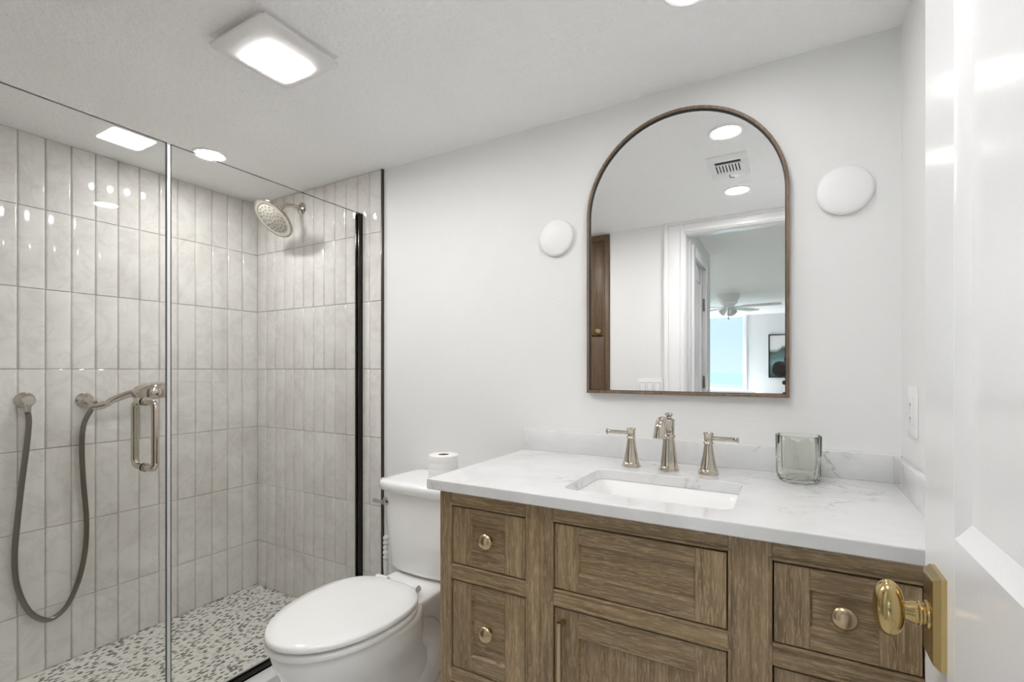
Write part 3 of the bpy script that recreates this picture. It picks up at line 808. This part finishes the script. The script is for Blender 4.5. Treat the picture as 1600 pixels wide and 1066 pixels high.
# openings in the face frame: (x0, x1, z0, z1)
OP = {'d1': (-0.774, -0.551, 0.645, 0.801), 'd2': (-0.774, -0.551, 0.370, 0.606), 'd3': (-0.774, -0.551, 0.120, 0.334),
      'c1': (-0.477, -0.100, 0.644, 0.802), 'door': (-0.477, -0.100, 0.120, 0.605),
      'r1': (-0.023, 0.200, 0.644, 0.800), 'r2': (-0.023, 0.200, 0.370, 0.602), 'r3': (-0.023, 0.200, 0.120, 0.334)}
mb = MB()
fy0, fy1 = VY, VY + 0.019
for x0, x1 in ((VX0, -0.774), (-0.551, -0.514), (-0.514, -0.477), (-0.100, -0.0615), (-0.0615, -0.023), (0.200, VX1)):
    mb.box(x0, x1, fy0, fy1, 0.09, VZ1, 0, bev=0.0008, seg=1)
for xs, zs in (((-0.774, -0.551), ((0.09, 0.120), (0.334, 0.370), (0.606, 0.645), (0.801, VZ1))), ((-0.477, -0.100), ((0.09, 0.120), (0.605, 0.644), (0.802, VZ1))), ((-0.023, 0.200), ((0.09, 0.120), (0.334, 0.370), (0.602, 0.644), (0.800, VZ1)))):
    for z0, z1 in zs: mb.box(xs[0], xs[1], fy0, fy1, z0, z1, 1, bev=0.0008, seg=1)
for (x0, x1, z0, z1) in OP.values():      # beaded edge round every opening
    i = 0.006
    for b, mi in (((x0 - i, x0, z0 - i, z1 + i), 0), ((x1, x1 + i, z0 - i, z1 + i), 0), ((x0, x1, z0 - i, z0), 1), ((x0, x1, z1, z1 + i), 1)):
        mb.box(b[0], b[1], fy0 - 0.0028, fy0 + 0.002, b[2], b[3], mi, bev=0.0018, seg=2)
mb.build('face_frame', ['oak_v', 'oak_h'], va)
MB().box(VX0 + 0.02, VX1 - 0.02, fy1 + 0.001, fy1 + 0.004, 0.11, VZ1 - 0.03).build('shadow_backing', 'dark_gap', va)  # black sheet added as painted shade behind the gaps round the fronts
def front(name, op, stile, rail, panel_mat, lab=None):
    x0, x1, z0, z1 = op; g = 0.0026
    x0 += g; x1 -= g; z0 += g; z1 -= g * 1.6
    ya, yb = VY + 0.0015, VY + 0.019
    mb = MB()
    for a, b in ((x0, x0 + stile), (x1 - stile, x1)): mb.box(a, b, ya, yb, z0, z1, 0, bev=0.0008, seg=1)
    for a, b in ((z0, z0 + rail), (z1 - rail, z1)): mb.box(x0 + stile, x1 - stile, ya, yb, a, b, 1, bev=0.0008, seg=1)
    px0, px1, pz0, pz1 = x0 + stile, x1 - stile, z0 + rail, z1 - rail
    def rg(y, i): return [(px0 + i, y, pz0 + i), (px1 - i, y, pz0 + i), (px1 - i, y, pz1 - i), (px0 + i, y, pz1 - i)]
    mb.loft([rg(ya + 0.0005, 0), rg(ya + 0.006, 0.003), rg(ya + 0.009, 0.004)], False, False, 1)
    mb.box(px0 + 0.003, px1 - 0.003, ya + 0.0085, yb, pz0 + 0.003, pz1 - 0.003, 0 if panel_mat == 'v' else 1)
    return mb.build(name, ['oak_v', 'oak_h'], va, angle=25)
KNOB = [(r * 1.08, h) for r, h in [(0.0105, 0.0), (0.0108, 0.002), (0.0065, 0.004), (0.0055, 0.009), (0.0065, 0.014), (0.0130, 0.0165), (0.0180, 0.0185), (0.0190, 0.0205), (0.0175, 0.0235), (0.0120, 0.0275), (0.0060, 0.0295), (0.0010, 0.0300)]]
def knob(parent, x, z_, y=VY + 0.008):
    MB().lathe(KNOB, (x, y, z_), (0, -1, 0), 36).build('knob', 'champagne', parent, angle=50)
for k in ('d1', 'd2', 'd3', 'r1', 'r2', 'r3'):
    f = front('drawer', OP[k], 0.058, 0.041, 'h')
    x0, x1, z0, z1 = OP[k]; knob(f, (x0 + x1) / 2, (z0 + z1) / 2)
front('false_drawer_front', OP['c1'], 0.059, 0.040, 'h')
dr = front('cabinet_door', OP['door'], 0.059, 0.058, 'v')
mb = MB(); bx, by = -0.4515, VY - 0.026
mb.tube([(bx, by, 0.582), (bx, by, 0.29)], 0.0058, 16)
for zz in (0.572, 0.30): mb.tube([(bx, VY, zz), (bx, by, zz)], [0.0065, 0.0052], 14)
mb.build('bar_pull', 'champagne', dr)

# ================================================================== COUNTERTOP WITH SPLASHES
CX0, CX1, CY0, CZ0, CZ1 = -0.843, 0.2575, 1.0155, 0.838, 0.866
SX0, SX1, SY0, SY1 = -0.484, -0.098, 1.098, 1.372
inner = rrect(SX0, SX1, SY0, SY1, 0.030, 8)
n = len(inner)
def outer_pts(i):
    """point on the slab outline facing each cut-out point (same count)"""
    out = []
    x0, x1, y0, y1 = CX0 + i, CX1 - i, CY0 + i, YB - 0.0005 - i
    for q in range(4):
        cxy = ((x1, y1), (x0, y1), (x0, y0), (x1, y0))[q]
        for k in range(9):
            out.append(cxy)
    return out
# the slab: four flat strips around the hole, bevelled outside, eased inside
mb = MB()
def ringpts(z_, i): # outer rectangle sampled so each corner fan meets the arc
    return [(x, y, z_) for x, y in outer_pts(i)]
e = 0.0025
rings = [[(x, y, CZ0) for x, y in inner], ringpts(CZ0, e), ringpts(CZ0 + e, 0), ringpts(CZ1 - e, 0), ringpts(CZ1 - e * 0.3, e * 0.3), ringpts(CZ1, e),
         [(x, y, CZ1) for x, y in rrect(SX0 - 0.0015, SX1 + 0.0015, SY0 - 0.0015, SY1 + 0.0015, 0.0315, 8)], [(x, y, CZ1 - 0.0015) for x, y in inner], [(x, y, CZ0) for x, y in inner]]
mb.loft(rings, False, False)
tag(mb.build('countertop', 'quartz', smooth=False), 'white veined quartz countertop with sink cutout on the oak vanity', 'countertop')
tag(MB().box(CX0, CX1, 1.5700, YB, CZ1, 0.9388, bev=0.0018).build('backsplash', 'quartz'), 'long white quartz backsplash strip along the wall behind the faucet', 'backsplash')
tag(MB().box(0.2395, CX1, CY0 + 0.004, 1.5700, CZ1, 0.9388, bev=0.0018).build('side_splash', 'quartz'), 'short white quartz side splash against the right wall under the outlet', 'backsplash')

sk = thing('sink_basin', 'white rectangular undermount sink set into the countertop', 'sink', ((SX0 + SX1) / 2, 1.235, 0.70))
def bas(z_, i, r): return [(x, y, z_) for x, y in rrect(SX0 + i, SX1 - i, SY0 + i, SY1 - i, r, 8)]
mb = MB()
mb.loft([bas(CZ0 - 0.0002, -0.020, 0.045), bas(CZ0 - 0.0002, -0.003, 0.032), bas(CZ0 - 0.004, 0.002, 0.034), bas(0.790, 0.010, 0.038), bas(0.735, 0.018, 0.042), bas(0.715, 0.034, 0.05), bas(0.707, 0.060, 0.05), bas(0.704, 0.10, 0.03),
         ], False, True)
mb.loft([bas(CZ0 - 0.0002, -0.020, 0.045), bas(CZ0 - 0.012, -0.020, 0.045), bas(0.78, 0.0, 0.045), bas(0.71, 0.015, 0.05), bas(0.695, 0.06, 0.05)], False, True)
mb.build('basin', 'porcelain', sk, angle=60)
mb = MB(); mb.lathe([(0.024, 0.0), (0.024, 0.002), (0.018, 0.0035), (0.016, 0.0025), (0.001, 0.0035)], (-0.291, 1.235, 0.7035), (0, 0, 1), 28); mb.build('drain', 'nickel', sk)

# ================================================================== FAUCET
FX, FY, FZ = -0.299, 1.452, CZ1
fa = thing('faucet', 'polished nickel widespread faucet with two lever handles behind the sink', 'faucet', (FX, FY, FZ))
mb = MB()
mb.lathe([(0.0285, 0.0), (0.0290, 0.004), (0.0265, 0.007), (0.0275, 0.010), (0.0240, 0.014), (0.0225, 0.030), (0.0190, 0.065), (0.0160, 0.094), (0.0185, 0.097), (0.0190, 0.100), (0.0175, 0.103), (0.0150, 0.106), (0.0160, 0.112), (0.0160, 0.143), (0.0175, 0.146), (0.0150, 0.149), (0.0080, 0.152), (0.0070, 0.156), (0.0110, 0.161), (0.0120, 0.164), (0.0080, 0.167), (0.001, 0.168)], (FX, FY, FZ), (0, 0, 1), 40)
mb.tube(spline([(FX, FY, FZ + 0.116), (FX, FY - 0.030, FZ + 0.128), (FX, FY - 0.062, FZ + 0.146), (FX, FY - 0.090, FZ + 0.151), (FX, FY - 0.110, FZ + 0.140), (FX, FY - 0.119, FZ + 0.118), (FX, FY - 0.122, FZ + 0.106)], 6),
        [0.0120 + 0.00002 * i for i in range(8)] + [0.0122] * 8 + [0.0128 + 0.00022 * i for i in range(21)], 24)
mb.build('spout', 'nickel', fa, angle=45)
for hx, sgn in ((FX - 0.111, -1), (FX + 0.108, 1)):
    mb = MB()
    mb.lathe([(0.0275, 0.0), (0.0280, 0.004), (0.0255, 0.007), (0.0265, 0.010), (0.0230, 0.014), (0.0200, 0.030), (0.0145, 0.060), (0.0115, 0.084), (0.0140, 0.086), (0.0145, 0.088), (0.0125, 0.090), (0.0115, 0.093), (0.0118, 0.109), (0.0140, 0.112), (0.0145, 0.115), (0.0120, 0.117), (0.001, 0.118)], (hx, FY, FZ), (0, 0, 1), 36)
    h = mb.build('handle', 'nickel', fa, angle=45)
    d = Vector((sgn, 0.02 if sgn < 0 else -0.04, 0.0)).normalized(); p = Vector((hx, FY, FZ + 0.1015))
    mb = MB(); mb.tube([p + d * q for q in (0.008, 0.012, 0.055, 0.072, 0.0725, 0.074, 0.0775, 0.0785)], [0.0050, 0.0055, 0.0060, 0.0062, 0.0066, 0.0088, 0.0088, 0.0070], 18)
    mb.build('lever', 'nickel', h)

# ================================================================== TUMBLER
GXc, GYc = 0.027, 1.480
def scal(r, z_, amp, n=96, lobes=10):
    amp *= 0.6; r *= 0.96
    out = []
    for k in range(n):
        a = 2 * PI * k / n
        rr = r - amp * (1 - abs(math.cos(lobes * a / 2 + 0.4)) ** 0.8)
        out.append((GXc + rr * math.cos(a), GYc + rr * math.sin(a), z_))
    return out
mb = MB(); zb = CZ1 + 0.0004
mb.loft([scal(0.036, zb, 0.001), scal(0.046, zb + 0.001, 0.002), scal(0.0515, zb + 0.006, 0.004), scal(0.0535, zb + 0.018, 0.0045), scal(0.0545, zb + 0.06, 0.0045), scal(0.0555, zb + 0.118, 0.0045), scal(0.0550, zb + 0.121, 0.0042),
         scal(0.0535, zb + 0.121, 0.004), scal(0.0520, zb + 0.118, 0.0036), scal(0.0500, zb + 0.06, 0.0034), scal(0.0485, zb + 0.022, 0.003), scal(0.0445, zb + 0.012, 0.002), scal(0.034, zb + 0.009, 0.001)])
tag(mb.build('glass_tumbler', 'tumbler', angle=60), 'smoky green fluted glass tumbler standing on the countertop right of the faucet', 'glass')

# ================================================================== SEEN ONLY IN THE MIRROR
sw = thing('light_switch', 'white light switch plate with three rockers beside the doorway, seen in the mirror', 'light switch', (-0.742, YF, 1.0))
MB().box(-0.824, -0.662, YF, YF + 0.006, 0.985, 1.103, bev=0.002).build('cover_plate', 'plastic', sw)
for k in range(3):
    xc = -0.743 + (k - 1) * 0.046
    mb = MB(); mb.box(xc - 0.0175, xc + 0.0175, YF + 0.0058, YF + 0.0064, 1.009, 1.079, 1); mb.box(xc - 0.0160, xc + 0.0160, YF + 0.0060, YF + 0.0095, 1.011, 1.077, 0, bev=0.0015)
    mb.build('rocker', ['plastic', 'hinge'], sw)

lc = thing('linen_cabinet', 'tall brown built-in wooden linen cabinet on the doorway wall, seen in the mirror', 'cabinet', (-1.313, -0.15, 0))
X0, X1 = CLX0 + 0.002, CLX1 - 0.002
mb = MB()
mb.box(X0, X1, -0.40, -0.385, 0, 2.044); mb.box(X0, X0 + 0.018, -0.385, YF, 0, 2.044); mb.box(X1 - 0.018, X1, -0.385, YF, 0, 2.044); mb.box(X0, X1, -0.385, YF, 2.026, 2.044); mb.box(X0, X1, -0.385, YF, 0.0, 0.09)
for a, b, c, d in ((X0, X0 + 0.035, 0, 2.044), (X1 - 0.035, X1, 0, 2.044), (X0 + 0.035, X1 - 0.035, 2.005, 2.044), (X0 + 0.035, X1 - 0.035, 0, 0.10)): mb.box(a, b, YF, YF + 0.018, c, d, bev=0.003)
mb.box(X1 - 0.035, X1 - 0.027, YF + 0.018, YF + 0.024, 0.1, 2.005, bev=0.002); mb.box(X0 + 0.027, X0 + 0.035, YF + 0.018, YF + 0.024, 0.1, 2.005, bev=0.002); mb.box(X0 + 0.035, X1 - 0.035, YF + 0.018, YF + 0.024, 2.005, 2.013, bev=0.002)
mb.build('carcass', 'closet_v', lc)
def cdoor(z0, z1, kz):
    a, b = X0 + 0.037, X1 - 0.037; mb = MB(); y0, y1 = YF - 0.004, YF + 0.014; s = 0.075
    mb.box(a, a + s, y0, y1, z0, z1, bev=0.002); mb.box(b - s, b, y0, y1, z0, z1, bev=0.002); mb.box(a + s, b - s, y0, y1, z0, z0 + s * 0.6, bev=0.002); mb.box(a + s, b - s, y0, y1, z1 - s, z1, bev=0.002)
    mb.box(a + s - 0.005, b - s + 0.005, y0, y1 - 0.009, z0 + s * 0.5, z1 - s * 0.9)
    d = mb.build('door', 'closet_v', lc)
    mb = MB(); mb.lathe([(0.013, 0), (0.008, 0.004), (0.007, 0.014), (0.017, 0.020), (0.0185, 0.025), (0.014, 0.031), (0.001, 0.034)], (b - 0.032, y1, kz), (0, 1, 0), 28); mb.build('knob', 'brass', d)
cdoor(1.384, 2.003, 1.412); cdoor(0.102, 1.378, 0.98)

# camera on a tripod, standing in the doorway
vd = Vector((-math.sin(YAW), math.cos(YAW), 0)); sdv = Vector((vd.y, -vd.x, 0))
tc = Vector((-0.036, -0.034, H))
tr = thing('camera_on_tripod', 'black photo camera with large round lens on a tripod, reflected in the mirror', 'camera', (tc.x - vd.x * 0.13, tc.y - vd.y * 0.13, 0))
mb = MB(); mb.lathe([(0.036, -0.012), (0.047, 0.0), (0.047, 0.03), (0.043, 0.035), (0.043, 0.085), (0.040, 0.09)], tc, -vd, 40); mb.lathe([(0.040, 0.0), (0.038, 0.004), (0.030, 0.014), (0.001, 0.010)], tc, -vd, 40, 1)
mb.build('lens', ['black', 'lens_glass'], tr)
bc = tc - vd * 0.12
mb = MB()
def obox(c, a, b, d, bev=0.006):
    m_ = MB().box(-a, a, -b, b, -d, d, bev=bev); return [c + sdv * p[0] + vd * p[1] + Vector((0, 0, p[2])) for p in m_.v], m_.f
mb.add(*obox(bc, 0.070, 0.032, 0.050)); mb.add(*obox(bc + Vector((0, 0, 0.058)), 0.028, 0.026, 0.018)); mb.add(*obox(bc + sdv * (-0.058) + vd * 0.02, 0.014, 0.03, 0.045))
mb.build('body', 'black', tr)
mb = MB(); mb.lathe([(0.030, 0), (0.030, 0.02), (0.018, 0.03), (0.018, 0.12), (0.014, 0.13), (0.014, 0.52)], tuple(bc - Vector((0, 0, 0.57))), (0, 0, 1), 20)
mb.build('column', 'black', tr)
for zz in (0.077, 0.145):
    q = bc - Vector((0, 0, zz)); mb = MB(); mb.tube([q, q + vd * 0.035 - sdv * 0.012], 0.004, 8); mb.lathe([(0.006, 0), (0.013, 0.003), (0.013, 0.016), (0.008, 0.019)], tuple(q + vd * 0.033 - sdv * 0.012), vd, 18); mb.build('knob', 'black', tr)
for ang in (100, 220, 340):
    a = math.radians(ang) + YAW; top = bc - Vector((0, 0, 0.36)); d = Vector((math.cos(a), math.sin(a), 0))
    mb = MB(); mb.tube([top + d * 0.03, Vector((top.x, top.y, 0.0)) + d * 0.24 + Vector((0, 0, 0.008))], [0.014, 0.010], 12); mb.build('leg', 'black', tr)

# ceiling fan in the bedroom
cfx, cfy = -0.60, -3.12
cf = thing('ceiling_fan', 'white flush-mount ceiling fan with light in the bedroom, seen in the mirror', 'ceiling fan', (cfx, cfy, CEIL))
MB().lathe([(0.128, 0.0), (0.130, -0.015), (0.122, -0.05), (0.095, -0.085), (0.085, -0.11), (0.06, -0.13), (0.055, -0.15), (0.001, -0.155)], (cfx, cfy, CEIL), (0, 0, 1), 40).build('motor_housing', 'plastic', cf)
for k in range(5):
    a = math.radians(10 + 72 * k); d = Vector((math.cos(a), math.sin(a), 0)); s = Vector((-d.y, d.x, 0)); c = Vector((cfx, cfy, CEIL - 0.150))
    rings = []
    for q, w_ in ((0.05, 0.02), (0.14, 0.025), (0.17, 0.055), (0.35, 0.065), (0.52, 0.068), (0.56, 0.05)):
        p = c + d * q
        rings.append([p + s * w_ + Vector((0, 0, 0.005 * w_ / 0.068)), p - s * w_ - Vector((0, 0, 0.005 * w_ / 0.068)), p - s * w_ - Vector((0, 0, 0.005 * w_ / 0.068 + 0.005)), p + s * w_ + Vector((0, 0, 0.005 * w_ / 0.068 - 0.006))])
    mb = MB(); mb.loft(rings); mb.build('blade', 'blade', cf)
for k in range(3):
    a = math.radians(40 + 120 * k); d = Vector((math.cos(a) * 0.7, math.sin(a) * 0.7, -0.7)).normalized()
    MB().lathe([(0.015, 0.0), (0.022, 0.02), (0.036, 0.06), (0.044, 0.085), (0.040, 0.085), (0.02, 0.03), (0.001, 0.02)], (cfx + d.x * 0.03, cfy + d.y * 0.03, CEIL - 0.165), d, 20).build('lamp_shade', 'plastic', cf)
mb = MB(); mb.tube([(cfx, cfy, CEIL - 0.155), (cfx, cfy, CEIL - 0.29)], 0.0025, 6); mb.lathe([(0.001, 0), (0.008, 0.008), (0.006, 0.022), (0.001, 0.026)], (cfx, cfy, CEIL - 0.30), (0, 0, 1), 10); mb.build('pull_chain', 'hinge', cf)

# bed by the window
bed = thing('bed', 'bed with white bedding in front of the bedroom window, seen in the mirror', 'bed', (-1.3, -4.6, 0))
MB().box(-2.35, -0.28, -5.2, -3.9, 0.0, 0.30, bev=0.01).build('base', 'hall_floor', bed)
MB().box(-2.35, -0.28, -5.2, -3.9, 0.30, 0.62, bev=0.05, seg=4).build('mattress', 'bedding', bed)
mb = MB(); rings = []
for k in range(13):
    s = -1 + 2 * k / 12; e_ = max(0.02, (1 - abs(s) ** 3.0)) ** 0.5
    rings.append([(-1.31 + s * 1.05, -4.7 + 0.34 * e_ * math.cos(q), 0.72 + 0.185 * e_ * math.sin(q) + 0.012 * math.sin(7 * s + q)) for q in [2 * PI * i / 20 for i in range(20)]])
mb.loft(rings); mb.build('comforter', 'bedding', bed, angle=80)

# framed abstract picture
m = new_mat('abstract_print', (0.7, 0.72, 0.72, 1), 0.5); t = NT(m)
tcn = t.n('ShaderNodeTexCoord'); sp = t.n('ShaderNodeSeparateXYZ'); t.l(tcn.outputs['Generated'], sp.inputs[0])
nz = t.noise(t.obj(), 3.0, 5, 0.6, 0.8)
mth = t.n('ShaderNodeMath', operation='MULTIPLY_ADD'); mth.inputs[1].default_value = 0.55; t.l(nz, mth.inputs[0]); t.l(sp.outputs['Z'], mth.inputs[2])
t.l(t.ramp(mth.outputs[0], [(0.42, rgb(70, 110, 116)), (0.62, rgb(120, 150, 152)), (0.72, rgb(96, 122, 118)), (0.92, rgb(62, 84, 78)), (1.04, rgb(205, 208, 206)), (1.2, rgb(225, 224, 222))]), t.b.inputs['Base Color'])
M['print'] = m
pf = thing('framed_picture', 'black framed abstract watercolour picture on the bedroom wall, seen in the mirror', 'picture', (0.05, -5.6, 1.03))
mb = MB()
for b in ((-0.25, -0.235, 1.03, 1.72), (0.335, 0.35, 1.03, 1.72), (-0.235, 0.335, 1.03, 1.045), (-0.235, 0.335, 1.705, 1.72)): mb.box(b[0], b[1], -5.6, -5.575, b[2], b[3])
mb.build('frame', 'black', pf)
MB().box(-0.235, 0.335, -5.6, -5.588, 1.045, 1.705).build('print', 'print', pf)
